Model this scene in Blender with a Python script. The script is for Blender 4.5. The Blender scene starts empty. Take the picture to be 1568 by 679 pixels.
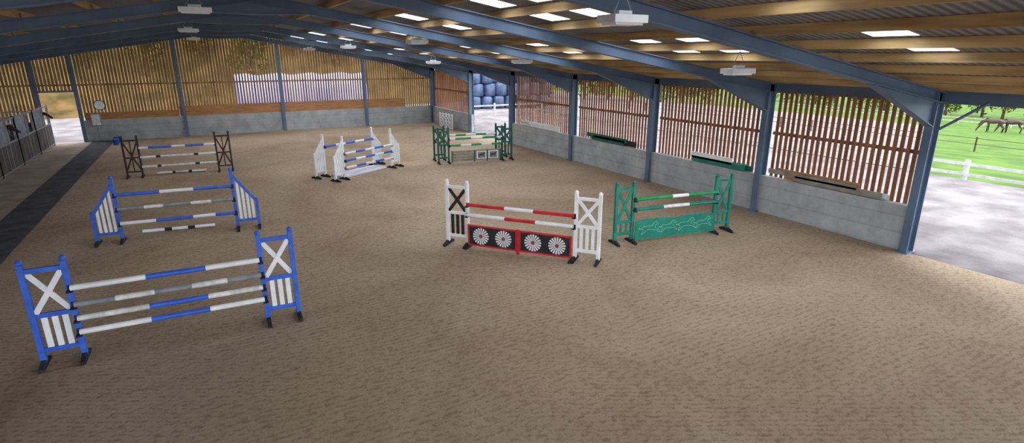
import bpy, bmesh, math, random
from math import sin,cos,pi,radians,sqrt
from mathutils import Vector, Matrix, noise
random.seed(7)
SC=bpy.context.scene
COL=bpy.context.collection

# ---------------------------------------------------------------- materials
def lin(c):
    r=[]
    for v in c:
        v=v/255.0
        r.append(v/12.92 if v<=0.04045 else ((v+0.055)/1.055)**2.4)
    return (r[0],r[1],r[2],1.0)
MATS={}
def mat(name,c1,c2=None,scale=4.0,rough=0.7,metal=0.0,bump=0.0,bscale=None,stretch=(1,1,1),detail=4.0):
    if name in MATS: return MATS[name]
    m=bpy.data.materials.new(name); m.use_nodes=True
    nt=m.node_tree; N=nt.nodes; L=nt.links
    b=N['Principled BSDF']; b.inputs['Roughness'].default_value=rough; b.inputs['Metallic'].default_value=metal
    if rough>=0.8: b.inputs['Specular IOR Level'].default_value=0.08
    if c2 is None: c2=tuple(max(0,v*0.8) for v in c1)
    tc=N.new('ShaderNodeTexCoord'); mp=N.new('ShaderNodeMapping'); mp.inputs['Scale'].default_value=stretch
    L.new(tc.outputs['Object'],mp.inputs['Vector'])
    nz=N.new('ShaderNodeTexNoise'); nz.inputs['Scale'].default_value=scale; nz.inputs['Detail'].default_value=detail
    L.new(mp.outputs['Vector'],nz.inputs['Vector'])
    cr=N.new('ShaderNodeValToRGB'); cr.color_ramp.elements[0].position=0.35; cr.color_ramp.elements[1].position=0.65
    cr.color_ramp.elements[0].color=lin(c1); cr.color_ramp.elements[1].color=lin(c2)
    L.new(nz.outputs['Fac'],cr.inputs['Fac']); L.new(cr.outputs['Color'],b.inputs['Base Color'])
    if bump>0:
        n2=N.new('ShaderNodeTexNoise'); n2.inputs['Scale'].default_value=bscale or scale*4; n2.inputs['Detail'].default_value=5
        L.new(mp.outputs['Vector'],n2.inputs['Vector'])
        bp=N.new('ShaderNodeBump'); bp.inputs['Strength'].default_value=bump; bp.inputs['Distance'].default_value=0.05
        L.new(n2.outputs['Fac'],bp.inputs['Height']); L.new(bp.outputs['Normal'],b.inputs['Normal'])
    MATS[name]=m
    return m

def sand_material():
    m=bpy.data.materials.new('arena_sand'); m.use_nodes=True
    nt=m.node_tree; N=nt.nodes; L=nt.links; b=N['Principled BSDF']; b.inputs['Roughness'].default_value=0.95; b.inputs['Specular IOR Level'].default_value=0.15
    tc=N.new('ShaderNodeTexCoord')
    def M(op,a,c=None,v=None):
        n=N.new('ShaderNodeMath'); n.operation=op; L.new(a,n.inputs[0])
        if c is not None: L.new(c,n.inputs[1])
        if v is not None: n.inputs[1].default_value=v
        return n.outputs[0]
    big=N.new('ShaderNodeTexNoise'); big.inputs['Scale'].default_value=0.22; big.inputs['Detail'].default_value=7; big.inputs['Roughness'].default_value=0.62; big.inputs['Distortion'].default_value=0.8
    L.new(tc.outputs['Object'],big.inputs['Vector'])
    fine=N.new('ShaderNodeTexNoise'); fine.inputs['Scale'].default_value=22; fine.inputs['Detail'].default_value=6; fine.inputs['Roughness'].default_value=0.8
    L.new(tc.outputs['Object'],fine.inputs['Vector'])
    def furrow(scale,rot,dist,kind='BANDS'):
        wv=N.new('ShaderNodeTexWave'); wv.wave_type=kind; wv.inputs['Scale'].default_value=scale; wv.inputs['Distortion'].default_value=dist; wv.inputs['Detail'].default_value=4
        wv.inputs['Detail Scale'].default_value=0.7; wv.inputs['Detail Roughness'].default_value=0.7
        if kind=='BANDS': wv.bands_direction='Y'
        mp=N.new('ShaderNodeMapping'); mp.inputs['Rotation'].default_value=(0,0,rot)
        if kind=='RINGS': mp.inputs['Location'].default_value=(-9,-4,0)
        L.new(tc.outputs['Object'],mp.inputs['Vector']); L.new(mp.outputs['Vector'],wv.inputs['Vector']); return wv
    w1=furrow(3.1,0.5,5); w2=furrow(2.6,0.0,5,'RINGS')
    sel=N.new('ShaderNodeTexNoise'); sel.inputs['Scale'].default_value=0.12; L.new(tc.outputs['Object'],sel.inputs['Vector'])
    sr=N.new('ShaderNodeValToRGB'); sr.color_ramp.elements[0].position=0.45; sr.color_ramp.elements[1].position=0.55; L.new(sel.outputs['Fac'],sr.inputs['Fac'])
    wm=N.new('ShaderNodeMixRGB'); L.new(sr.outputs['Color'],wm.inputs['Fac']); L.new(w1.outputs['Fac'],wm.inputs['Color1']); L.new(w2.outputs['Fac'],wm.inputs['Color2'])
    vo=N.new('ShaderNodeTexNoise'); vo.inputs['Scale'].default_value=9; vo.inputs['Detail'].default_value=5; vo.inputs['Distortion'].default_value=0.4; vo.inputs['Roughness'].default_value=0.65
    mp2=N.new('ShaderNodeMapping'); mp2.inputs['Scale'].default_value=(0.85,1.2,1); mp2.inputs['Rotation'].default_value=(0,0,-0.35)
    L.new(tc.outputs['Object'],mp2.inputs['Vector']); L.new(mp2.outputs['Vector'],vo.inputs['Vector'])
    vr=N.new('ShaderNodeTexVoronoi'); vr.inputs['Scale'].default_value=2.6; L.new(tc.outputs['Object'],vr.inputs['Vector'])
    hr=N.new('ShaderNodeValToRGB'); e=hr.color_ramp.elements; e[0].position=0.08; e[0].color=(1,1,1,1); e[1].position=0.22; e[1].color=(0,0,0,1)
    L.new(vr.outputs['Distance'],hr.inputs['Fac'])
    hm=N.new('ShaderNodeTexNoise'); hm.inputs['Scale'].default_value=0.35; hm.inputs['Detail'].default_value=3; L.new(tc.outputs['Object'],hm.inputs['Vector'])
    hk=N.new('ShaderNodeValToRGB'); hk.color_ramp.elements[0].position=0.52; hk.color_ramp.elements[1].position=0.64; L.new(hm.outputs['Fac'],hk.inputs['Fac'])
    hoof=M('MULTIPLY',M('MULTIPLY',hr.outputs['Color'],hk.outputs['Color']),v=0.2)
    h=M('ADD',M('MULTIPLY',wm.outputs['Color'],v=0.13),vo.outputs['Fac'])
    h=M('ADD',h,M('MULTIPLY',fine.outputs['Fac'],v=0.8))
    h=M('SUBTRACT',h,hoof)
    r1=N.new('ShaderNodeValToRGB'); e=r1.color_ramp.elements
    e[0].position=0.32; e[0].color=lin((174,150,125)); e[1].position=0.68; e[1].color=lin((210,189,162))
    L.new(big.outputs['Fac'],r1.inputs['Fac'])
    r2=N.new('ShaderNodeValToRGB'); e=r2.color_ramp.elements
    e[0].position=0.76; e[0].color=(0.55,0.52,0.49,1); e[1].position=1.04; e[1].color=(1.1,1.1,1.1,1)
    L.new(h,r2.inputs['Fac'])
    mx=N.new('ShaderNodeMixRGB'); mx.blend_type='MULTIPLY'; mx.inputs['Fac'].default_value=0.75
    L.new(r1.outputs['Color'],mx.inputs['Color1']); L.new(r2.outputs['Color'],mx.inputs['Color2'])
    L.new(mx.outputs['Color'],b.inputs['Base Color'])
    bp=N.new('ShaderNodeBump'); bp.inputs['Strength'].default_value=0.9; bp.inputs['Distance'].default_value=0.08
    L.new(h,bp.inputs['Height']); L.new(bp.outputs['Normal'],b.inputs['Normal'])
    return m

def concrete_material():
    m=bpy.data.materials.new('shuttered_concrete'); m.use_nodes=True
    nt=m.node_tree; N=nt.nodes; L=nt.links; b=N['Principled BSDF']; b.inputs['Roughness'].default_value=0.85
    tc=N.new('ShaderNodeTexCoord')
    nz=N.new('ShaderNodeTexNoise'); nz.inputs['Scale'].default_value=1.2; nz.inputs['Detail'].default_value=8; nz.inputs['Roughness'].default_value=0.65
    L.new(tc.outputs['Object'],nz.inputs['Vector'])
    r=N.new('ShaderNodeValToRGB'); e=r.color_ramp.elements
    e[0].position=0.3; e[0].color=lin((142,147,150)); e[1].position=0.7; e[1].color=lin((184,188,188))
    L.new(nz.outputs['Fac'],r.inputs['Fac'])
    mp=N.new('ShaderNodeMapping'); mp.inputs['Scale'].default_value=(0.15,0.15,1)
    L.new(tc.outputs['Object'],mp.inputs['Vector'])
    wv=N.new('ShaderNodeTexWave'); wv.bands_direction='Z'; wv.inputs['Scale'].default_value=0.7; wv.inputs['Distortion'].default_value=2.5; wv.inputs['Detail'].default_value=4
    L.new(mp.outputs['Vector'],wv.inputs['Vector'])
    r2=N.new('ShaderNodeValToRGB'); e=r2.color_ramp.elements
    e[0].position=0.0; e[0].color=(0.7,0.7,0.7,1); e[1].position=0.06; e[1].color=(1,1,1,1)
    L.new(wv.outputs['Fac'],r2.inputs['Fac'])
    mx=N.new('ShaderNodeMixRGB'); mx.blend_type='MULTIPLY'; mx.inputs['Fac'].default_value=0.5
    L.new(r.outputs['Color'],mx.inputs['Color1']); L.new(r2.outputs['Color'],mx.inputs['Color2'])
    L.new(mx.outputs['Color'],b.inputs['Base Color'])
    return m

def roof_material():
    m=bpy.data.materials.new('fibre_cement_sheet'); m.use_nodes=True
    nt=m.node_tree; N=nt.nodes; L=nt.links; b=N['Principled BSDF']; b.inputs['Roughness'].default_value=0.8
    tc=N.new('ShaderNodeTexCoord')
    wv=N.new('ShaderNodeTexWave'); wv.bands_direction='Y'; wv.inputs['Scale'].default_value=2.1
    L.new(tc.outputs['Object'],wv.inputs['Vector'])
    r=N.new('ShaderNodeValToRGB'); e=r.color_ramp.elements
    e[0].color=lin((104,107,114)); e[1].color=lin((148,150,156))
    L.new(wv.outputs['Fac'],r.inputs['Fac']); L.new(r.outputs['Color'],b.inputs['Base Color'])
    bp=N.new('ShaderNodeBump'); bp.inputs['Strength'].default_value=0.6; bp.inputs['Distance'].default_value=0.04
    L.new(wv.outputs['Fac'],bp.inputs['Height']); L.new(bp.outputs['Normal'],b.inputs['Normal'])
    return m

def skylight_material():
    m=bpy.data.materials.new('grp_rooflight'); m.use_nodes=True
    nt=m.node_tree; N=nt.nodes; L=nt.links
    N.remove(N['Principled BSDF']); out=N['Material Output']
    t=N.new('ShaderNodeBsdfTranslucent'); t.inputs['Color'].default_value=(0.95,0.97,1,1)
    p=N.new('ShaderNodeBsdfTransparent'); p.inputs['Color'].default_value=(0.9,0.95,1,1)
    mx=N.new('ShaderNodeMixShader'); mx.inputs['Fac'].default_value=0.6
    L.new(t.outputs[0],mx.inputs[1]); L.new(p.outputs[0],mx.inputs[2]); L.new(mx.outputs[0],out.inputs['Surface'])
    return m

def slat_material(name,a,b_):
    m=bpy.data.materials.new(name); m.use_nodes=True
    nt=m.node_tree; N=nt.nodes; L=nt.links; b=N['Principled BSDF']; b.inputs['Roughness'].default_value=0.8; b.inputs['Specular IOR Level'].default_value=0.15
    tc=N.new('ShaderNodeTexCoord'); mp=N.new('ShaderNodeMapping'); mp.inputs['Scale'].default_value=(5.7,5.7,0.35)
    L.new(tc.outputs['Object'],mp.inputs['Vector'])
    nz=N.new('ShaderNodeTexNoise'); nz.inputs['Scale'].default_value=1.0; nz.inputs['Detail'].default_value=5
    L.new(mp.outputs['Vector'],nz.inputs['Vector'])
    r=N.new('ShaderNodeValToRGB'); e=r.color_ramp.elements
    e[0].position=0.35; e[0].color=lin(a); e[1].position=0.65; e[1].color=lin(b_)
    L.new(nz.outputs['Fac'],r.inputs['Fac']); L.new(r.outputs['Color'],b.inputs['Base Color'])
    return m

sand=sand_material(); conc=concrete_material(); roofm=roof_material(); skym=skylight_material()
slat=slat_material('yorkshire_board',(122,82,62),(166,120,90))
slatb=slat_material('yorkshire_board_back',(134,104,74),(178,144,102))
kick=mat('kickboard_timber',(156,106,62),(184,134,84),scale=3,stretch=(0.5,0.5,6),rough=0.7,bump=0.1)
purl=mat('purlin_timber',(162,130,86),(216,182,124),scale=1.5,stretch=(4,0.4,4),rough=0.7)
steel=mat('painted_steel_blue',(80,100,124),(96,118,142),scale=1,rough=0.5,metal=0.0)
blue=mat('blue_paint',(44,92,196),(60,110,214),scale=5,rough=0.45)
white=mat('white_paint',(230,232,234),(246,248,250),scale=3,rough=0.5)
scuff=mat('scuffed_white_paint',(198,198,194),(238,240,238),scale=7,rough=0.5)
grey=mat('grey_paint',(122,126,128),(146,150,152),scale=5,rough=0.5)
black=mat('black_paint',(24,24,26),(38,38,40),scale=5,rough=0.5)
foot=mat('black_foot',(34,38,40),(60,62,66),scale=5,rough=0.8)
red=mat('red_paint',(182,26,36),(208,44,52),scale=5,rough=0.45)
teal=mat('green_paint',(0,112,96),(8,134,112),scale=4,rough=0.45)
dgreen=mat('dark_green_paint',(16,80,70),(26,100,86),scale=4,rough=0.5)
bgreen=mat('pole_green_paint',(16,136,80),(30,156,96),scale=4,rough=0.5)
brown=mat('dark_brown_paint',(40,28,26),(58,40,34),scale=4,rough=0.6)
lilac=mat('lilac_tray',(176,182,206),(206,210,228),scale=3,rough=0.5)
galv=mat('galvanised_steel',(132,140,148),(164,170,176),scale=3,rough=0.4,metal=0.5)
panel=mat('stable_panel',(64,60,60),(86,80,78),scale=2,rough=0.6)
rubber=mat('rubber_mat',(80,81,86),(100,101,106),scale=2,rough=0.9,bump=0.2)
aisle=mat('aisle_concrete',(160,144,130),(184,168,152),scale=1,rough=0.9)
gravel=mat('gravel',(106,100,100),(136,130,131),scale=0.8,rough=0.95,bump=0.5,bscale=14)
grass=mat('grass',(66,90,36),(86,114,46),scale=0.6,rough=0.95,bump=0.3,bscale=6,detail=8)
scrub=mat('bank_scrub',(66,56,32),(108,86,52),scale=0.6,rough=0.95,bump=0.8,bscale=3,detail=8)
wrap=mat('bale_wrap_dark',(44,56,82),(76,92,124),scale=2,rough=0.3,bump=0.3)
pwrap=mat('tunnel_plastic',(112,116,176),(142,146,204),scale=0.6,rough=0.4)
lampw=mat('lamp_housing_white',(224,228,232),(240,242,244),scale=3,rough=0.4)
bark=mat('bark',(60,50,40),(82,68,52),scale=6,rough=0.9)
leafA=mat('leaf_olive',(92,80,32),(128,106,44),scale=0.5,rough=0.8)
leafB=mat('leaf_green',(48,68,30),(76,92,40),scale=0.5,rough=0.8)
leafC=mat('leaf_tan',(112,86,44),(142,110,60),scale=0.5,rough=0.8)
hcoat=mat('horse_coat_bay',(48,30,22),(66,42,30),scale=3,rough=0.6)
hblk=mat('horse_mane_black',(18,16,16),(30,26,24),scale=6,rough=0.8)
gold=mat('weathered_board',(126,122,112),(156,152,140),scale=3,rough=0.8)
clockf=mat('clock_face',(236,238,240),(246,248,250),scale=2,rough=0.4)
bucket=mat('blue_plastic',(24,84,170),(34,98,190),scale=2,rough=0.35)
fwood=mat('weathered_white_fence',(150,150,148),(176,176,172),scale=3,rough=0.7)
pale=mat('pale_green_line',(110,184,166),(130,198,180),scale=3,rough=0.5)

# ---------------------------------------------------------------- mesh builder
class MB:
    def __init__(s): s.v=[]; s.f=[]; s.m=[]; s.mats=[]; s.sm=[]
    def mi(s,m):
        if m not in s.mats: s.mats.append(m)
        return s.mats.index(m)
    def add(s,vs,fs,m,smooth=False):
        o=len(s.v); s.v+= [tuple(p) for p in vs]
        k=s.mi(m)
        for f in fs: s.f.append(tuple(i+o for i in f)); s.m.append(k); s.sm.append(smooth)
    def box(s,x0,x1,y0,y1,z0,z1,m):
        vs=[(x0,y0,z0),(x1,y0,z0),(x1,y1,z0),(x0,y1,z0),(x0,y0,z1),(x1,y0,z1),(x1,y1,z1),(x0,y1,z1)]
        s.add(vs,[(0,3,2,1),(4,5,6,7),(0,1,5,4),(1,2,6,5),(2,3,7,6),(3,0,4,7)],m)
    def beam(s,p,q,w,d,m,up=(0,0,1)):
        p=Vector(p);q=Vector(q);a=(q-p).normalized();u=Vector(up)
        if abs(a.dot(u))>0.99: u=Vector((0,1,0))
        x=a.cross(u).normalized();z=x.cross(a).normalized()
        vs=[]
        for c in (p,q):
            for sx,sz in((-1,-1),(1,-1),(1,1),(-1,1)): vs.append(tuple(c+x*sx*w/2+z*sz*d/2))
        s.add(vs,[(0,1,2,3),(4,7,6,5),(0,4,5,1),(1,5,6,2),(2,6,7,3),(3,7,4,0)],m)
    def cyl(s,p,q,r,m,n=12,r2=None,caps=True):
        p=Vector(p);q=Vector(q);a=(q-p).normalized();u=Vector((0,0,1)) if abs(a.z)<0.9 else Vector((1,0,0))
        x=a.cross(u).normalized();z=x.cross(a)
        r2=r if r2 is None else r2
        vs=[];fs=[]
        for c,rr in((p,r),(q,r2)):
            for i in range(n):
                t=2*pi*i/n; vs.append(tuple(c+x*cos(t)*rr+z*sin(t)*rr))
        for i in range(n): fs.append((i,i+n,(i+1)%n+n,(i+1)%n))
        s.add(vs,fs,m,True)
        if caps: s.add(vs,[tuple(range(n)),tuple(range(2*n-1,n-1,-1))],m)
    def sphere(s,c,r,m,nu=10,nv=6,sc=(1,1,1)):
        vs=[];fs=[]
        for j in range(nv+1):
            ph=pi*j/nv
            for i in range(nu):
                t=2*pi*i/nu; vs.append((c[0]+r*sc[0]*sin(ph)*cos(t),c[1]+r*sc[1]*sin(ph)*sin(t),c[2]+r*sc[2]*cos(ph)))
        for j in range(nv):
            for i in range(nu): fs.append((j*nu+i,(j+1)*nu+i,(j+1)*nu+(i+1)%nu,j*nu+(i+1)%nu))
        s.add(vs,fs,m,True)
    def poly(s,pts,thick,nrm,m):
        n=len(pts); d=Vector(nrm)*thick
        vs=[tuple(p) for p in pts]+[tuple(Vector(p)+d) for p in pts]
        fs=[tuple(range(n)),tuple(range(2*n-1,n-1,-1))]+[(i,(i+1)%n,(i+1)%n+n,i+n) for i in range(n)]
        s.add(vs,fs,m)
    def obj(s,name,loc=(0,0,0),rz=0,bevel=0,parent=None,recalc=True):
        me=bpy.data.meshes.new(name); me.from_pydata(s.v,[],s.f)
        for m in s.mats: me.materials.append(m)
        me.polygons.foreach_set('material_index',s.m); me.polygons.foreach_set('use_smooth',s.sm)
        me.update()
        if recalc:
            bm=bmesh.new(); bm.from_mesh(me); bmesh.ops.recalc_face_normals(bm,faces=bm.faces[:]) ; bm.to_mesh(me); bm.free()
        o=bpy.data.objects.new(name,me); COL.objects.link(o); o.location=loc; o.rotation_euler=(0,0,rz)
        if bevel:
            b=o.modifiers.new('bevel','BEVEL'); b.width=bevel; b.segments=2; b.limit_method='ANGLE'
        if parent: o.parent=parent
        return o

# ---------------------------------------------------------------- ground
XR=16.1; XL=-13.2; XC=1.45; YB=41.8; YF=-9.0
ZE=3.86; SL=0.17   # rafter underside at wall, slope
RD=0.27; PD=0.17            # rafter depth, purlin depth
def zb(x): return ZE+SL*((XR-x) if x>=XC else (x-XL)*(XR-XC)/(XC-XL))
b=MB(); b.box(-4.9,XR-0.25,YF,YB,-0.2,0,sand); b.obj('floor')
b=MB(); b.box(XL,-6.0,YF,YB+0.3,-0.2,0.02,aisle); b.obj('floor_aisle')
b=MB(); b.box(-6.0,-4.9,YF,YB,-0.2,0.03,rubber); b.obj('floor_rubber_walkway')
def zf(x):
    if x<=28: return -0.03
    if x<=85: return -0.03-4.0*(x-28)/57.0
    if x<=114: return -4.03-0.97*(x-85)/29.0
    return -5.0
def strip(name,xs,zfun,y0,y1,m,ny=40):
    vs=[];fs=[];n=len(xs)
    for j in range(ny+1):
        y=y0+(y1-y0)*j/ny
        for x in xs: vs.append((x,y,zfun(x,y)))
    for j in range(ny):
        for i in range(n-1): fs.append((j*n+i,j*n+i+1,(j+1)*n+i+1,(j+1)*n+i))
    b=MB(); b.add(vs,fs,m); return b.obj(name,recalc=False)
strip('ground_field',[28.0]+[28+57*k/12.0 for k in range(1,13)]+[114,220],lambda x,y:zf(x),-80,200,grass,60)
b=MB(); b.add([(28,13,zf(28)+.03),(60,27.5,zf(60)+.03),(85,39,zf(85)+.03),(85,140,zf(85)+.03),(60,140,zf(60)+.03),(28,140,zf(28)+.03)],[(0,1,4,5),(1,2,3,4)],gravel); b.obj('ground_track',recalc=False)
b=MB(); b.box(-70,28.0,-60,YF,-0.4,-0.03,gravel); b.box(XR-0.25,28.0,YF,YB+0.3,-0.4,-0.03,gravel); b.box(-70,28,YB+0.3,120,-0.4,-0.03,gravel); b.box(-70,XL,YF,YB+0.3,-0.4,-0.03,gravel)
b.obj('ground_yard')
def zbank(x,y):
    t=max(0,min(1,(y-57)/24.0)); t=t*t*(3-2*t)
    fall=max(0.0,min(1.0,(x+32)/18.0))*max(0.0,min(1.0,(38-x)/18.0))
    return -0.3+13.0*t*fall+ (1.2*noise.noise(Vector((x*.18,y*.18,0)))+0.6*noise.noise(Vector((x*.6,y*.6,2))))*min(1,t*3)*fall
strip('ground_bank',[-40+1.0*k for k in range(0,79)],zbank,56,95,scrub,39)

# ---------------------------------------------------------------- portal frames
FR=[YF+0.2,-3.6,2.0,7.2,11.9,17.1,22.7,28.9,34.6,YB-0.14]
def frame(y):
    b=MB(); w=0.2; t=0.025
    for sgn,xe in((1,XR-0.04),(-1,XL+0.04)):
        xi=xe-sgn*0.34
        xa,xb=sorted((xe,xi))
        zt=zb(xe)+0.26
        b.box(xa,xa+t,y-w/2,y+w/2,0,zt,steel); b.box(xb-t,xb,y-w/2,y+w/2,0,zt,steel); b.box(xa+t,xb-t,y-0.01,y+0.01,0,zt,steel)
        b.box(xa-0.05,xb+0.05,y-w/2-.05,y+w/2+.05,0,0.03,steel)
        def P(x,dz): return (x,y,zb(x)+dz)
        for dz in (t/2,RD-t/2): b.beam(Vector(P(xe,dz)),Vector(P(XC,dz)),w,t,steel)
        vs=[P(xe,0),P(XC,0),P(XC,RD),P(xe,RD)]
        b.poly([(v[0],y-0.01,v[2]) for v in vs],0.02,(0,1,0),steel)
        hx=xi-sgn*2.8; hz=zb(xi)-0.6
        b.poly([(xi,y-0.01,hz),(hx,y-0.01,zb(hx)),(xi,y-0.01,zb(xi))],0.02,(0,1,0),steel)
        b.beam((xi,y,hz),(hx,y,zb(hx)),w,t,steel)
        ax=XC+sgn*1.5
        b.poly([(ax,y-0.01,zb(ax)),(XC,y-0.01,zb(XC)-0.3),(XC,y-0.01,zb(XC))],0.02,(0,1,0),steel)
        b.beam((ax,y,zb(ax)),(XC,y,zb(XC)-0.3),w,t,steel)
        for k in range(10):
            cx=XR-0.35-1.36*k
            if cx<XC+.3: break
            cx=cx if sgn>0 else 2*XC-cx
            b.box(cx+0.04,cx+0.05,y-0.06,y+0.06,zb(cx)+RD-0.01,zb(cx)+RD+0.12,steel)
    return b.obj('portal_frame')
for y in FR: frame(y)
b=MB(); PS=1.36; px=[]
for k in range(11):
    x=XR-0.35-PS*k
    if x<XC+0.3: break
    px.append(x)
pxl=[2*XC-x for x in px]
for x in px+pxl: b.beam((x,YF,zb(x)+RD+PD/2),(x,YB,zb(x)+RD+PD/2),0.075,PD,purl)
b.obj('ceiling_purlins')
def zs(x): return zb(x)+RD+PD
SKY=[(-5,1.0),(0.2,1.0),(5.4,0.72),(9.6,0.8),(11.2,0.75),(14.7,0.9),(16.4,0.85),(20.0,1.0),(21.8,1.0),(25.4,1.0),(27.4,1.0),(31.0,1.1),(33.2,1.1),(37.5,1.1),(39.6,1.1)]
b=MB(); s=MB()
ys=[YF-0.3]
for y,w in SKY: ys+=[y-w/2,y+w/2]
ys.append(YB+0.5)
for side in (1,-1):
    xs=[XR+0.55]+px+[XC]
    for i in range(len(xs)-1):
        xa,xb=xs[i],xs[i+1]
        A=xa if side>0 else 2*XC-xa; B=xb if side>0 else 2*XC-xb
        for j in range(len(ys)-1):
            hole=(j%2==1) and i in (4,5,7,8) and side>0
            if hole:
                ins=0.12*(A-B); A2,B2=A-ins,B+ins
                s.add([(A2,ys[j],zs(A2)),(B2,ys[j],zs(B2)),(B2,ys[j+1],zs(B2)),(A2,ys[j+1],zs(A2))],[(0,1,2,3)],skym)
                for (p,q) in ((A,A2),(B2,B)):
                    b.add([(p,ys[j],zs(p)),(q,ys[j],zs(q)),(q,ys[j+1],zs(q)),(p,ys[j+1],zs(p))],[(0,1,2,3)],roofm)
            else:
                b.add([(A,ys[j],zs(A)),(B,ys[j],zs(B)),(B,ys[j+1],zs(B)),(A,ys[j+1],zs(A))],[(0,1,2,3)],roofm)
b.obj('ceiling_roof_sheets'); s.obj('window_rooflights')
b=MB(); b.box(XR+0.13,XR+0.2,YF,YB,ZE-0.0,ZE+0.36,steel); b.box(XR+0.4,XR+0.56,YF,YB,ZE+0.14,ZE+0.30,steel); b.obj('trim_eaves_right')
b=MB(); b.box(XL-0.2,XL-0.13,YF,YB,ZE-0.05,ZE+0.36,steel); b.obj('trim_eaves_left')

# ---------------------------------------------------------------- walls
def conc_wall(name,segs):
    b=MB()
    for (x0,x1,y0,y1,z1) in segs: b.box(x0,x1,y0,y1,0,z1,conc)
    return b.obj(name,bevel=0.01)
conc_wall('wall_right',[(XR-0.25,XR-0.02,7.3,29.0,1.22),(XR-0.25,XR-0.02,34.5,YB,1.22)])
conc_wall('wall_back',[(-6.2,XR,YB,YB+0.2,1.28),(XL,-8.1,YB,YB+0.2,1.28)])
conc_wall('wall_left',[(XL-0.24,XL-0.02,YF,YB,1.28)])
b=MB()
for z in (1.29,1.51,1.73): b.box(-1.2,13.6,YB-0.0,YB+0.05,z,z+0.21,kick)
for z in (1.29,1.51): b.box(-6.1,-1.22,YB,YB+0.05,z,z+0.21,kick)
b.obj('trim_kickboards')
def slats_y(name,x,segs,z0,pitch=0.178,bw=0.104,top=None,m=slat):
    b=MB()
    for y0,y1 in segs:
        y=y0
        while y<y1-bw:
            j=random.uniform(-.007,.007)
            b.box(x,x+0.025,y+j,y+bw+j,z0-random.uniform(0,.04),top,m); y+=pitch
        b.box(x+0.03,x+0.09,y0,y1,2.55,2.65,m)
    return b.obj(name)
slats_y('wall_right_slatted_cladding',XR,[(7.32,11.8),(12.0,17.0),(17.2,22.6),(22.8,28.85),(34.7,YB)],1.12,top=ZE+0.05)
slats_y('wall_left_slatted_cladding',XL-0.01,[(2.1,YB)],1.3,top=ZE+0.05)
b=MB(); x=XL
while x<XR:
    z0=1.15
    if -8.1<x<-6.2: z0=3.0
    b.box(x,x+0.112,YB+0.06,YB+0.085,z0,zb(x)+RD+0.1,slatb); x+=0.172
b.box(XL,XR,YB+0.085,YB+0.14,3.3,3.4,slatb)
b.obj('wall_back_slatted_cladding')
b=MB()
for x in (-8.15,-6.3,-0.96,4.96,10.7):
    b.box(x-0.1,x+0.1,YB-0.13,YB-0.11,0,zb(x)+0.1,steel); b.box(x-0.1,x+0.1,YB-0.02,YB-.005,0,zb(x)+0.1,steel); b.box(x-0.01,x+0.01,YB-0.11,YB-0.01,0,zb(x)+0.1,steel)
b.box(-8.1,-6.3,YB-0.1,YB,2.95,3.05,steel)
b.obj('wall_back_gable_posts')
b=MB(); b.cyl((XR-0.05,7.1,3.25),(XR-0.05,6.2,3.95),0.035,steel); b.obj('trim_knee_brace')

# ---------------------------------------------------------------- jumps
def post(b,x,h,m,w=0.085,y=0.0,cap=True):
    b.box(x-w/2,x+w/2,y-w/2,y+w/2,0.09,h,m)
    if cap: b.sphere((x,y,h+0.03),0.055,m,8,5)
    b.poly([(x-0.035,y-0.28,0),(x-0.035,y+0.28,0),(x-0.035,y+0.28,0.05),(x-0.035,y+0.06,0.12),(x-0.035,y-0.06,0.12),(x-0.035,y-0.28,0.05)],0.07,(1,0,0),foot)
def wing_rect(b,xi,sg,y=0,w=0.56,h=1.8,fm=blue,xm=white,sm=white,split=0.9,ns=3,pm=None,bar=None,sw=0.085,xtop=True):
    pm=pm or fm; xo=xi+sg*w
    post(b,xi,h,pm,y=y); post(b,xo,h,pm,y=y)
    a,c=sorted((xi,xo))
    for z in (0.28,split,h-0.12): b.box(a,c,y-0.025,y+0.025,z-0.04,z+0.04,bar or fm)
    z0,z1=split+0.04,h-0.16
    if xtop:
        b.beam((a+.05,y-0.01,z0),(c-.05,y-0.01,z1),0.03,0.085,xm); b.beam((a+.05,y+0.012,z1),(c-.05,y+0.012,z0),0.03,0.085,xm)
    for k in range(ns):
        x=a+(c-a)*(k+1)/(ns+1); b.box(x-sw/2,x+sw/2,y-0.015,y+0.015,0.32,split-0.04,sm)
def wing_slope(b,xi,sg,y=0,w=0.58,h=1.8,ho=0.85,fm=blue,sm=white,ns=4,sw=0.07):
    xo=xi+sg*w; post(b,xi,h,fm,y=y); post(b,xo,ho,fm,y=y)
    b.beam((xi,y,h-0.12),(xo,y,ho-0.03),0.05,0.08,fm); a,c=sorted((xi,xo)); b.box(a,c,y-0.025,y+0.025,0.24,0.32,fm)
    for k in range(ns):
        t=(k+1)/(ns+1); x=xi+(xo-xi)*t; zt=(h-0.12)+(ho-h+0.09)*t
        b.box(x-sw/2,x+sw/2,y-0.014,y+0.014,0.3,zt-0.02,sm)
def wing_x(b,xi,sg,y=0,w=0.55,h=1.7,fm=brown):
    xo=xi+sg*w; post(b,xi,h,fm,w=0.07,y=y); post(b,xo,h,fm,w=0.07,y=y); a,c=sorted((xi,xo))
    for z in (0.25,h/2,h-0.12): b.box(a,c,y-0.02,y+0.02,z-0.03,z+0.03,fm)
    b.beam((a,y-0.01,.27),(c,y-0.01,h-.15),0.03,0.06,fm); b.beam((a,y+.012,h-.15),(c,y+.012,.27),0.03,0.06,fm)
    b.box((a+c)/2-0.02,(a+c)/2+0.02,y-0.015,y+0.015,0.27,h-0.15,fm)
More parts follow.
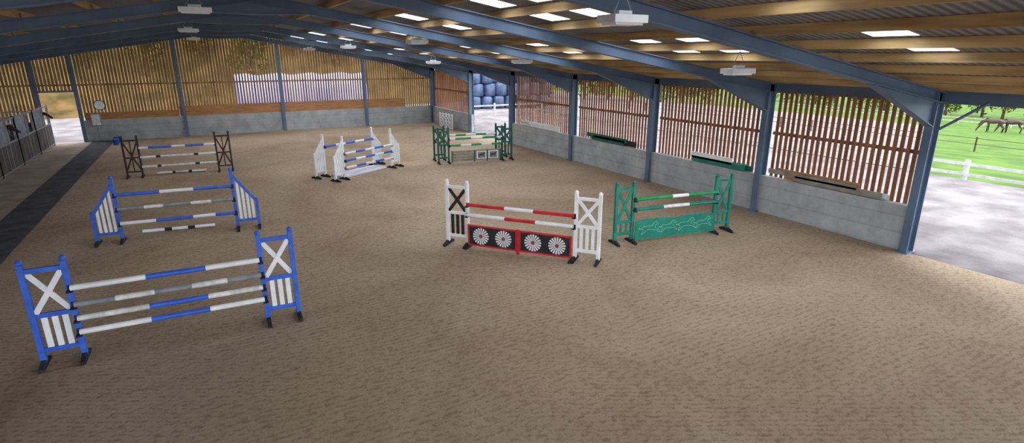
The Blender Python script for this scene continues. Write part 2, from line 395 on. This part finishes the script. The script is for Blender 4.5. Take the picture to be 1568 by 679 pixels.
def pole(b,xa,xb,za,zb_,cols,y=-0.09,r=0.048,fr=None,cups=True):
    n=len(cols); fr=fr or [i/n for i in range(n+1)]
    p=Vector((xa,y,za)); q=Vector((xb,y,zb_))
    for i,c in enumerate(cols): b.cyl(p.lerp(q,fr[i]),p.lerp(q,fr[i+1]),r,c,14)
    if cups:
        for x,z,s_ in ((xa,za,1),(xb,zb_,-1)):
            b.box(x-0.06 if s_>0 else x-0.03,x+0.03 if s_>0 else x+0.06,y-0.06,y+0.06,z-0.07,z-0.045,foot)
            b.box(x-0.05,x+0.05,y+0.04,y+0.055,z-0.07,z+0.04,foot)
b=MB(); HL=1.46
wing_rect(b,-HL,-1,h=1.8); wing_rect(b,HL,1,h=1.8)
I=HL-0.03
pole(b,-I,I,1.33,1.33,[white,blue,white],fr=[0,.37,.69,1])
pole(b,-I,I,1.03,1.03,[grey,scuff,grey,scuff,grey],fr=[0,.2,.4,.6,.8,1])
pole(b,-I,I,0.78,0.78,[scuff,blue,scuff],fr=[0,.36,.68,1])
pole(b,-I,I,0.55,0.55,[white,blue,white],fr=[0,.36,.68,1],y=-0.14)
b.obj('blue_show_jump',(-0.86,10.98,0),radians(-1.5),bevel=0.004)
b=MB()
wing_slope(b,-HL,-1); wing_slope(b,HL,1)
pole(b,-I,I,1.36,1.36,[blue,white,blue],fr=[0,.37,.66,1])
pole(b,-I,I,0.96,0.96,[grey,scuff,grey,scuff,grey],fr=[0,.22,.38,.62,.8,1])
pole(b,-I,I,0.55,0.55,[white,blue,white,blue],fr=[0,.3,.62,.82,1])
b.obj('sloping_wing_show_jump',(-0.95,18.05,0),radians(-5),bevel=0.004)
b=MB(); pole(b,-0.95,0.95,0.05,0.05,[white,black,white,black,white],y=0,fr=[0,.3,.4,.62,.72,1],cups=False); b.obj('ground_pole',(-1.05,18.75,0),radians(-8))
b=MB(); wing_x(b,-HL,-1); wing_x(b,HL,1)
pole(b,-I,I,1.26,1.26,[white,blue,white,blue,white],fr=[0,.12,.42,.6,.85,1])
pole(b,-I,I,0.86,0.86,[white,black,scuff,black,white],fr=[0,.2,.26,.7,.76,1])
pole(b,-I,I,0.45,0.45,[scuff,brown,scuff,brown,scuff],fr=[0,.2,.25,.7,.76,1])
b.obj('brown_wing_show_jump',(-1.1,28.1,0),radians(-4),bevel=0.003)
b=MB(); pole(b,-0.95,0.95,0.05,0.05,[white,black,scuff,black,white],y=0,fr=[0,.3,.36,.63,.7,1],cups=False); b.obj('ground_pole',(-1.1,28.5,0),radians(-6))
b=MB()
for y in (0,1.15):
    wing_slope(b,-1.45,-1,y=y,fm=white,ho=1.0,h=1.75,ns=5,w=.5); wing_slope(b,1.45,1,y=y,fm=white,ho=1.0,h=1.75,ns=5,w=.5)
pole(b,-1.4,1.4,1.1,1.1,[white,blue,white,blue,white]); pole(b,-1.4,1.4,0.8,0.8,[blue,white,blue,white,blue]); 
pole(b,-1.4,1.4,0.5,0.5,[white,blue,white,blue,white])
pole(b,-1.4,1.4,1.3,1.3,[blue,white,blue,white,blue],y=1.06)
ox=b.obj('white_oxer_show_jump',(6.15,24.25,0),radians(31),bevel=0.003)
b=MB(); b.box(-1.3,1.3,-0.4,0.4,0.0,0.03,white); b.box(-1.24,1.24,-0.34,0.34,0.02,0.06,lilac)
for s_ in (-1,1): b.box(-1.3,1.3,s_*0.37-0.03,s_*0.37+0.03,0,0.09,white); b.box(s_*1.27-.03,s_*1.27+.03,-0.4,0.4,0,0.09,white)
b.obj('water_tray',(0.0,0.56,0.0),0,parent=ox)
b=MB()
for y in (0,0.95):
    wing_rect(b,-1.35,-1,y=y,w=0.5,h=1.65,fm=dgreen,xm=dgreen,sm=dgreen,ns=2,sw=0.05); wing_rect(b,1.35,1,y=y,w=0.5,h=1.65,fm=dgreen,xm=dgreen,sm=dgreen,ns=2,sw=0.05)
pole(b,-1.3,1.3,1.18,1.18,[white,bgreen,white,bgreen,white],fr=[0,.1,.4,.62,.9,1]); pole(b,-1.3,1.3,0.86,0.86,[bgreen,white,bgreen,white,bgreen])
pole(b,-1.3,1.3,1.22,1.22,[white,bgreen,white,bgreen,white],y=0.86)
for z in (0.1,0.23,0.36,0.49): b.box(-1.25,1.25,-0.13,-0.1,z,z+0.11,gold)
for x in (-1.22,-0.1,0.55,1.22): b.box(x-0.03,x+0.03,-0.145,-0.09,0.04,0.6,dgreen)
for x0 in (0.0,0.6):
    b.box(x0,x0+0.5,-0.15,-0.13,0.16,0.54,white)
    b.box(x0+0.06,x0+0.44,-0.156,-0.15,0.2,0.5,grey)
    b.beam((x0+.12,-.16,.36),(x0+.36,-.16,.38),.01,.07,black,up=(0,0,1)); b.beam((x0+.33,-.16,.38),(x0+.41,-.16,.45),.01,.05,black); b.beam((x0+.15,-.16,.36),(x0+.1,-.16,.24),.01,.03,black); b.beam((x0+.31,-.16,.36),(x0+.38,-.16,.25),.01,.03,black)
b.obj('dark_green_oxer_show_jump',(11.5,24.6,0),radians(-9),bevel=0.003)
def horse_sil(b,cx,cz,s_,y,m):
    pts=[(-.5,.1),(-.42,.2),(-.2,.18),(.1,.2),(.25,.38),(.38,.42),(.52,.28),(.48,.22),(.36,.28),(.3,.08),(.48,-.02),(.62,-.2),(.56,-.22),(.4,-.08),(.18,-.04),(-.15,-.02),(-.3,-.08),(-.5,-.28),(-.56,-.24),(-.42,-.02),(-.5,.02),(-.7,.12),(-.72,.06)]
    n=len(pts)
    for i in range(n):
        p=pts[i];q=pts[(i+1)%n]
        b.beam((cx+p[0]*s_,y,cz+p[1]*s_),(cx+q[0]*s_,y,cz+q[1]*s_),0.012,0.012,m,up=(0,1,0))
b=MB(); HL6=1.5
wing_rect(b,-HL6,-1,w=0.6,h=1.75,fm=white,xm=black,sm=black,ns=3,split=0.92,bar=white)
wing_rect(b,HL6,1,w=0.6,h=1.75,fm=white,xm=white,sm=white,ns=3,split=0.92)
I6=HL6-0.04
pole(b,-I6,I6,1.2,1.2,[red,white,red],fr=[0,.37,.64,1]); pole(b,-I6,I6,0.92,0.92,[white,red,white],fr=[0,.37,.66,1])
for side in (-1,1):
    x0,x1=(-I6+0.02,-0.03) if side<0 else (0.03,I6-0.02)
    b.box(x0,x1,-0.12,-0.09,0.08,0.66,black)
    for z in (0.08,0.62): b.box(x0,x1,-0.13,-0.08,z,z+0.045,red)
    for x in (x0,x1-0.045): b.box(x,x+0.045,-0.13,-0.08,0.08,0.66,red)
    for k in (0,1):
        cx=x0+(x1-x0)*(0.27+0.46*k); cz=0.37; R=0.225
        N_=18
        for i in range(N_):
            a0=2*pi*i/N_; a1=a0+2*pi/N_*0.62
            pts=[(cx+0.05*cos(a0),-0.12,cz+0.05*sin(a0)),(cx+R*cos(a0),-0.12,cz+R*sin(a0)),(cx+R*1.04*cos((a0+a1)/2),-0.12,cz+R*1.04*sin((a0+a1)/2)),(cx+R*cos(a1),-0.12,cz+R*sin(a1)),(cx+0.05*cos(a1),-0.12,cz+0.05*sin(a1))]
            b.poly(pts,0.008,(0,-1,0),white)
        b.cyl((cx,-0.11,cz),(cx,-0.135,cz),0.035,red,14)
b.box(-0.04,0.04,-0.14,-0.08,0,0.68,red)
b.box(-I6,-I6+0.06,-0.3,0.1,0,0.06,foot); b.box(I6-.06,I6,-0.3,0.1,0,0.06,foot)
b.obj('red_white_show_jump',(6.85,12.05,0),radians(-50.4),bevel=0.003)
b=MB(); HL7=1.36
wing_rect(b,-HL7,-1,w=0.52,h=1.68,fm=teal,xm=teal,sm=teal,ns=2,split=0.62,sw=0.06); wing_rect(b,HL7,1,w=0.52,h=1.68,fm=teal,xm=teal,sm=teal,ns=2,split=0.62,sw=0.06)
I7=HL7-0.04
pole(b,-I7,I7,1.25,1.25,[bgreen,white,bgreen],fr=[0,.43,.63,1]); pole(b,-I7,I7,0.97,0.97,[teal,scuff,teal],fr=[0,.33,.65,1])
pts=[(-I7,-0.1,0.1),(I7,-0.1,0.1),(I7,-0.1,0.6)]+[(I7-2*I7*k/20,-0.1,0.63+0.05*abs(sin(pi*k/10))) for k in range(0,21)]+[(-I7,-0.1,0.6)]
b.poly(pts,0.03,(0,-1,0),teal)
for cx,s_ in ((-0.85,0.5),(-0.25,0.46),(0.35,0.5),(0.92,0.46)): horse_sil(b,cx,0.37,s_,-0.137,pale)
b.box(-I7,I7,-0.15,-0.09,0.1,0.15,teal)
b.obj('green_show_jump',(11.35,11.1,0),radians(-9.5),bevel=0.003)

# ---------------------------------------------------------------- lamps
def lamp(name,x,y,z,w=0.6,d=0.6,h=0.14,rz=0,energy=60):
    b=MB()
    b.box(-w/2,w/2,-d/2,d/2,0.03,h,lampw); b.box(-w/2+0.05,w/2-0.05,-d/2+0.05,d/2-0.05,0.0,0.03,clockf)
    b.box(-w*0.2,w*0.2,-d*.15,d*.15,h,h+0.06,lampw)
    top=zb(x)+RD-z
    b.cyl((-w*.3,0,h),(0,0,min(top,h+0.35)),0.008,galv,6); b.cyl((w*.3,0,h),(0,0,min(top,h+0.35)),0.008,galv,6)
    if top>h+0.35: b.cyl((0,0,h+0.35),(0,0,top),0.008,galv,6)
    o=b.obj(name,(x,y,z),rz,bevel=0.01)
    ld=bpy.data.lights.new('tube','AREA'); ld.shape='RECTANGLE'; ld.size=w; ld.size_y=d; ld.energy=energy; ld.color=(1,0.98,0.96)
    lo=bpy.data.objects.new('tube',ld); COL.objects.link(lo); lo.parent=o; lo.location=(0,0,-0.03)
for (x,y,z,w,d) in ((5.5,6.7,5.42,0.6,0.42),(10.2,8.5,4.6,0.7,0.35),(0.2,15.8,5.95,0.7,0.3),(0.0,25.5,5.85,0.7,0.3),(6.4,18.0,5.35,0.6,0.5),(10.3,18.0,4.72,0.6,0.5),(6.3,27,5.3,0.6,0.5),(10.4,27,4.6,0.6,0.5),(0.2,36,5.8,0.6,0.5),(6.3,37,5.3,.6,.5)):
    lamp('hanging_light',x,y,z,w,d)

# ---------------------------------------------------------------- stables
def stall(y0,y1,xf):
    b=MB(); L_=y1-y0
    for y in (0,L_*0.55,L_): b.box(-0.04,0.04,y-0.04,y+0.04,0,2.3,galv)
    for z in (0.06,1.2,2.2): b.box(-0.03,0.03,0,L_,z,z+0.06,galv)
    b.box(-0.02,0.02,0.04,L_-0.04,0.1,1.2,panel)
    for y in (L_*0.2,L_*0.4,L_*0.75): b.box(0.02,0.03,y-0.02,y+0.02,0.12,1.2,galv)
    n=int(L_/0.11)
    for k in range(1,n):
        y=L_*k/n
        if L_*0.62<y<L_*0.92: continue
        b.cyl((0,y,1.24),(0,y,2.22),0.012,galv,6)
    b.beam((0,L_*0.6,2.2),(0,L_*0.66,1.25),0.03,0.03,galv); b.beam((0,L_*0.94,2.2),(0,L_*0.88,1.25),0.03,0.03,galv)
    b.box(-4.2,-0.04,-0.03,0.03,0,1.4,panel)
    for k in range(30): b.cyl((-0.1-k*0.14,0,1.4),(-0.1-k*0.14,0,2.2),0.01,galv,5)
    b.box(-4.2,-0.04,-0.03,0.03,2.2,2.26,galv)
    b.obj('stable_stall',(xf,y0,0.02))
y=41.0
for k in range(7): stall(y-3.5,y,-7.7); y-=3.5
b=MB(); b.box(-0.25,0.25,-0.14,0,0,0.7,grey); b.box(-0.21,0.21,-0.15,-0.14,0.04,0.66,scuff); b.box(-0.02,0.02,-0.1,-0.04,-0.9,0,grey); b.obj('electrical_cabinet',(-5.6,YB-0.01,0.95),bevel=0.01)
b=MB(); b.cyl((0,0,0),(0,0,0.3),0.13,bucket,16,0.17); b.cyl((0,0,0.3),(0,0,0.33),0.18,bucket,16); b.obj('blue_bucket',(-4.6,39.6,0))
b=MB(); b.box(-0.22,0.22,-0.02,0.02,0,0.35,bucket); b.cyl((0,0,0.35),(0,-0.12,1.3),0.018,galv,8); b.obj('manure_scoop',(-4.6,40.6,0.0))
b=MB(); b.cyl((0,0,0),(0,-0.06,0),0.3,black,24); b.cyl((0,-0.06,0),(0,-0.07,0),0.26,clockf,24); b.beam((0,-0.075,0),(0.1,-0.075,0.14),0.02,0.01,black); b.beam((0,-0.075,0),(-0.04,-0.075,0.2),0.02,0.01,black)
b.obj('wall_clock',(-5.3,YB-0.02,2.15))

# ---------------------------------------------------------------- spare fillers on ledge
def planks(name,y0,y1,cols,z=1.235,n=5,seed=1,hh=(0.1,0.2)):
    random.seed(seed); b=MB()
    for k in range(n):
        a=random.uniform(0,(y1-y0)*0.3); c=(y1-y0)-random.uniform(0,(y1-y0)*0.3)
        x=-0.075+0.045*(k%4); zz=0.0 if k<4 else 0.12
        b.box(x-0.019,x+0.019,a,c,zz,zz+random.uniform(*hh),cols[k%len(cols)])
    b.obj(name,(XR-0.125,y0,z))
planks('spare_jump_planks',7.9,11.6,[gold,kick,brown,scuff],n=7)
planks('spare_green_plank',12.3,15.4,[teal,white,dgreen],n=5,seed=3,hh=(.16,.26))
planks('spare_green_plank',18.1,21.8,[dgreen,scuff,brown,gold],n=6,seed=5,hh=(.12,.24))
planks('spare_jump_planks',23.6,28.0,[white,scuff,gold,grey],n=6,seed=8,hh=(.12,.24))
b=MB()
b.box(0,2.2,-0.03,0.03,0.05,0.1,white); b.box(0,2.2,-0.03,0.03,0.95,1.02,white); b.box(0,2.2,-0.03,0.03,0.48,0.55,white)
for k in range(5): b.box(k*0.535,k*0.535+0.06,-0.03,0.03,0,1.1,white)
for k in range(4):
    for z in (0.1,0.55): b.beam((k*.535+.06,0,z),(k*.535+.53,0,z+.4),0.02,0.04,white); b.beam((k*.535+.06,0,z+.4),(k*.535+.53,0,z),0.02,0.04,white)
b.obj('white_gate_filler',(15.2,38.6,0),radians(-88))

# ---------------------------------------------------------------- outside
def fence(name,pts,h=1.05,rails=(0.35,0.65,0.95),m=fwood,sp=2.2,rw=0.12,pw=0.06):
    b=MB()
    for (p,q) in zip(pts[:-1],pts[1:]):
        p=Vector(p);q=Vector(q);n=max(1,int((q-p).length/sp))
        for k in range(n+1):
            c=p.lerp(q,k/n); b.box(c.x-pw,c.x+pw,c.y-pw,c.y+pw,c.z-0.1,c.z+h,m)
        for r in rails: b.beam(p+Vector((-pw,0,r)),q+Vector((-pw,0,r)),0.04,rw,m)
    return b.obj(name)
fence('white_post_and_rail_fence',[(27.8,-20,-.03),(27.8,42,-.03)],h=0.85,rails=(0.25,0.68),pw=.08)
fence('white_field_fence',[(95,0,-4.4),(95,95,-4.4)],h=1.1,rails=(0.45,0.95),sp=3,rw=0.1)
fence('wire_paddock_fence',[(46,0,-1.3),(46,60,-1.3)],h=1.0,rails=(0.5,0.9),m=bark,sp=3,rw=0.03,pw=.04)
fence('white_yard_fence',[(17.5,43.8,-.03),(27.2,43.8,-.03)],h=1.1,rails=(0.4,0.9))
b=MB()
def bale(c,m=wrap):
    x,y,z=c; r=0.62
    vs=[];fs=[];n=18
    prof=[(-0.6,0.45),(-0.55,0.57),(-0.4,r),(0.4,r),(0.55,0.57),(0.6,0.45)]
    for (a,rr) in prof:
        for i in range(n):
            t=2*pi*i/n; vs.append((x+rr*cos(t),y+rr*sin(t),z+0.6+a))
    for j in range(len(prof)-1):
        for i in range(n): fs.append((j*n+i,j*n+(i+1)%n,(j+1)*n+(i+1)%n,(j+1)*n+i))
    fs.append(tuple(range(n))); fs.append(tuple(range(len(prof)*n-1,(len(prof)-1)*n-1,-1)))
    b.add(vs,fs,m,True)
for row in range(3):
    for k in range(7):
        for dpt in range(2):
            if row==2 and k%3==2 and dpt==0: continue
            bale((23.6+k*1.24+(0.3 if row%2 else 0),50.5+dpt*1.27-k*0.1,row*1.2-0.02))
b.obj('silage_bale_stack')
b=MB(); vs=[];fs=[];n=16;m_=12
for i in range(m_+1):
    x=2.8+10.5*i/m_
    for j in range(n+1):
        t=pi*j/n; r=1.0+0.03*sin(i*2.1); vs.append((x,53+2.6*cos(t)*r,3.5*sin(t)*r))
for i in range(m_):
    for j in range(n): fs.append((i*(n+1)+j,i*(n+1)+j+1,(i+1)*(n+1)+j+1,(i+1)*(n+1)+j))
b.add(vs,fs,pwrap,True)
for i in (0,m_): b.add([vs[i*(n+1)+j] for j in range(n+1)],[tuple(range(n+1))],pwrap)
b.obj('polytunnel')

def tree_mesh(name,seed,leaf,h=9,w=4.0):
    random.seed(seed); b=MB()
    b.cyl((0,0,-0.3),(0.2,0.1,h*0.6),0.28,bark,8,0.12)
    for k in range(6):
        a=k*1.1; b.cyl((0.1,0,h*0.25+k*0.35),(cos(a)*w*.5,sin(a)*w*.5,h*0.5+k*0.4),0.1,bark,6,0.03)
    blobs=[]
    for k in range(15):
        a=random.uniform(0,2*pi); r=random.uniform(0,w*0.6); z=random.uniform(h*0.2,h*0.85)
        blobs.append((cos(a)*r,sin(a)*r,z,random.uniform(1.0,1.9)))
    for (x,y,z,r) in blobs:
        for i in range(120):
            u=random.uniform(-1,1);t=random.uniform(0,2*pi);rr=r*random.uniform(0.75,1.05);q=sqrt(1-u*u)
            c=Vector((x+rr*q*cos(t),y+rr*q*sin(t),z+rr*u*0.85))
            s_=random.uniform(0.16,0.34)
            d1=Vector((random.gauss(0,1),random.gauss(0,1),random.gauss(0,1))).normalized(); d2=d1.orthogonal().normalized()
            b.add([tuple(c+d1*s_),tuple(c+d2*s_*.6),tuple(c-d1*s_),tuple(c-d2*s_*.6)],[(0,1,2,3)],leaf[i%len(leaf)])
    return b
T=[]
for i,(lf) in enumerate(([leafA,leafC],[leafB,leafA],[leafB,leafB,leafA])):
    o=tree_mesh('t',i+3,lf).obj('tree',(0,0,-50)); T.append(o)
used=[False]*3
def put(i,x,y,z,s_,r):
    if not used[i]: o=T[i]; used[i]=True
    else: o=bpy.data.objects.new('tree',T[i].data); COL.objects.link(o)
    o.location=(x,y,z); o.scale=(s_,s_,s_); o.rotation_euler=(0,0,r)
random.seed(11)
x=-50
while x<32:
    yy=66+random.uniform(-3,3); put(random.choice((0,0,1)),x,yy,(zbank(x,yy) if x>-40 else 0)-.2,random.uniform(0.6,0.9),random.uniform(0,6)); x+=4.6
for k in range(30):
    put(random.choice((2,2,1)),114+random.uniform(-3,3),-2+k*3.4,-5.0,random.uniform(0.65,0.95),random.uniform(0,6))
for k in range(10):
    put(2,34+k*6,80+random.uniform(-2,2),zf(34+k*6),1.0,k)

def horse(loc,rz,graze=True,scale=1.0):
    J=[(-.62,0,1.24,.25),(-.25,0,1.2,.27),(.12,0,1.14,.29),(.45,0,1.18,.26),(.68,0,1.28,.19)]
    if graze: J+=[(.95,0,1.02,.14),(1.18,0,.68,.105),(1.26,0,.5,.11),(1.36,0,.28,.075),(1.42,0,.1,.055)]
    else: J+=[(.92,0,1.55,.14),(1.1,0,1.85,.11),(1.25,0,1.9,.11),(1.45,0,1.72,.075),(1.6,0,1.6,.055)]
    E=[(i,i+1) for i in range(len(J)-1)]
    for s_ in(-1,1):
        o=len(J); d=0.05*s_
        J+=[(-.66,.15*s_,1.05,.17),(-.52+d,.17*s_,.84,.11),(-.82+d,.16*s_,.5,.058),(-.77+d,.16*s_,.15,.045),(-.72+d,.16*s_,.03,.055)]
        E+=[(0,o)]+[(o+i,o+i+1) for i in range(4)]
        o=len(J); d=0.08*s_
        J+=[(.5,.15*s_,1.0,.12),(.44+d*.5,.16*s_,.78,.085),(.46+d,.16*s_,.45,.055),(.45+d,.16*s_,.14,.042),(.5+d,.16*s_,.03,.052)]
        E+=[(3,o)]+[(o+i,o+i+1) for i in range(4)]
    o=len(J); J+=[(-.9,0,1.2,.05),(-1.0,0,.85,.075),(-.98,0,.45,.045)]; E+=[(0,o),(o,o+1),(o+1,o+2)]
    me=bpy.data.meshes.new('h'); me.from_pydata([j[:3] for j in J],E,[]); ob=bpy.data.objects.new('h',me); COL.objects.link(ob)
    md=ob.modifiers.new('s','SKIN')
    for i,j in enumerate(J): me.skin_vertices[0].data[i].radius=(j[3],j[3])
    me.skin_vertices[0].data[0].use_root=True
    ss=ob.modifiers.new('u','SUBSURF'); ss.levels=2; ss.render_levels=2
    bpy.context.view_layer.update()
    ev=ob.evaluated_get(bpy.context.evaluated_depsgraph_get()); m2=bpy.data.meshes.new_from_object(ev)
    bpy.data.objects.remove(ob)
    m2.materials.clear(); m2.materials.append(hcoat); m2.materials.append(hblk)
    for p in m2.polygons:
        c=p.center; p.use_smooth=True; p.material_index=1 if (c.z<0.42 and abs(c.y)>0.08) or c.x<-0.93 else 0
    h=bpy.data.objects.new('horse',m2); COL.objects.link(h); h.location=loc; h.rotation_euler=(0,0,rz); h.scale=(scale,)*3
    b=MB()
    ex,ez=(J[6][0],J[6][2])
    up=Vector((0.85,0,0.5)) if graze else Vector((-.3,0,1))
    for s_ in(-1,1): b.cyl((ex,0.06*s_,ez+.04),(ex+up.x*.2,0.09*s_,ez+up.z*.2+.04),0.04,hcoat,6,0.005)
    a=Vector(J[4][:3])+Vector((-.1,0,.18)); c=Vector(J[6][:3])+Vector((.0,0,.1)) if not graze else Vector(J[6][:3])+Vector((.1,0,.06)); mid=Vector(J[5][:3])+(Vector((.09,0,.13)) if graze else Vector((-.12,0,.06)))
    b.beam(a,mid,0.05,0.12,hblk); b.beam(mid,c,0.05,0.1,hblk)
    b.obj('mane',parent=h)
    return h
horse((83.5,31.3,zf(83.5)),radians(118),scale=1.15); horse((86.0,30.4,zf(86)),radians(128),scale=1.15)
horse((-8.95,33.2,0.02),radians(0),graze=False); horse((-8.95,40.2,0.02),radians(0),graze=False)

# ---------------------------------------------------------------- world, light, camera
w=bpy.data.worlds.new('World'); SC.world=w; w.use_nodes=True
N=w.node_tree.nodes; L=w.node_tree.links; bg=N['Background']
tc=N.new('ShaderNodeTexCoord'); sx=N.new('ShaderNodeSeparateXYZ'); L.new(tc.outputs['Generated'],sx.inputs[0])
cr=N.new('ShaderNodeValToRGB'); e=cr.color_ramp.elements; e[0].position=0.0; e[0].color=(0.85,0.9,0.98,1); e[1].position=0.6; e[1].color=(0.89,0.93,1.0,1)
L.new(sx.outputs['Z'],cr.inputs[0]); L.new(cr.outputs['Color'],bg.inputs['Color']); bg.inputs['Strength'].default_value=5.2

cam=bpy.data.cameras.new('camera'); co=bpy.data.objects.new('camera',cam); COL.objects.link(co)
cam.lens=853/1568*36; cam.clip_end=500; co.location=(0,0,5); co.rotation_euler=(radians(90-16.6),0,radians(-28.8))
SC.camera=co
SC.view_settings.view_transform='Standard'
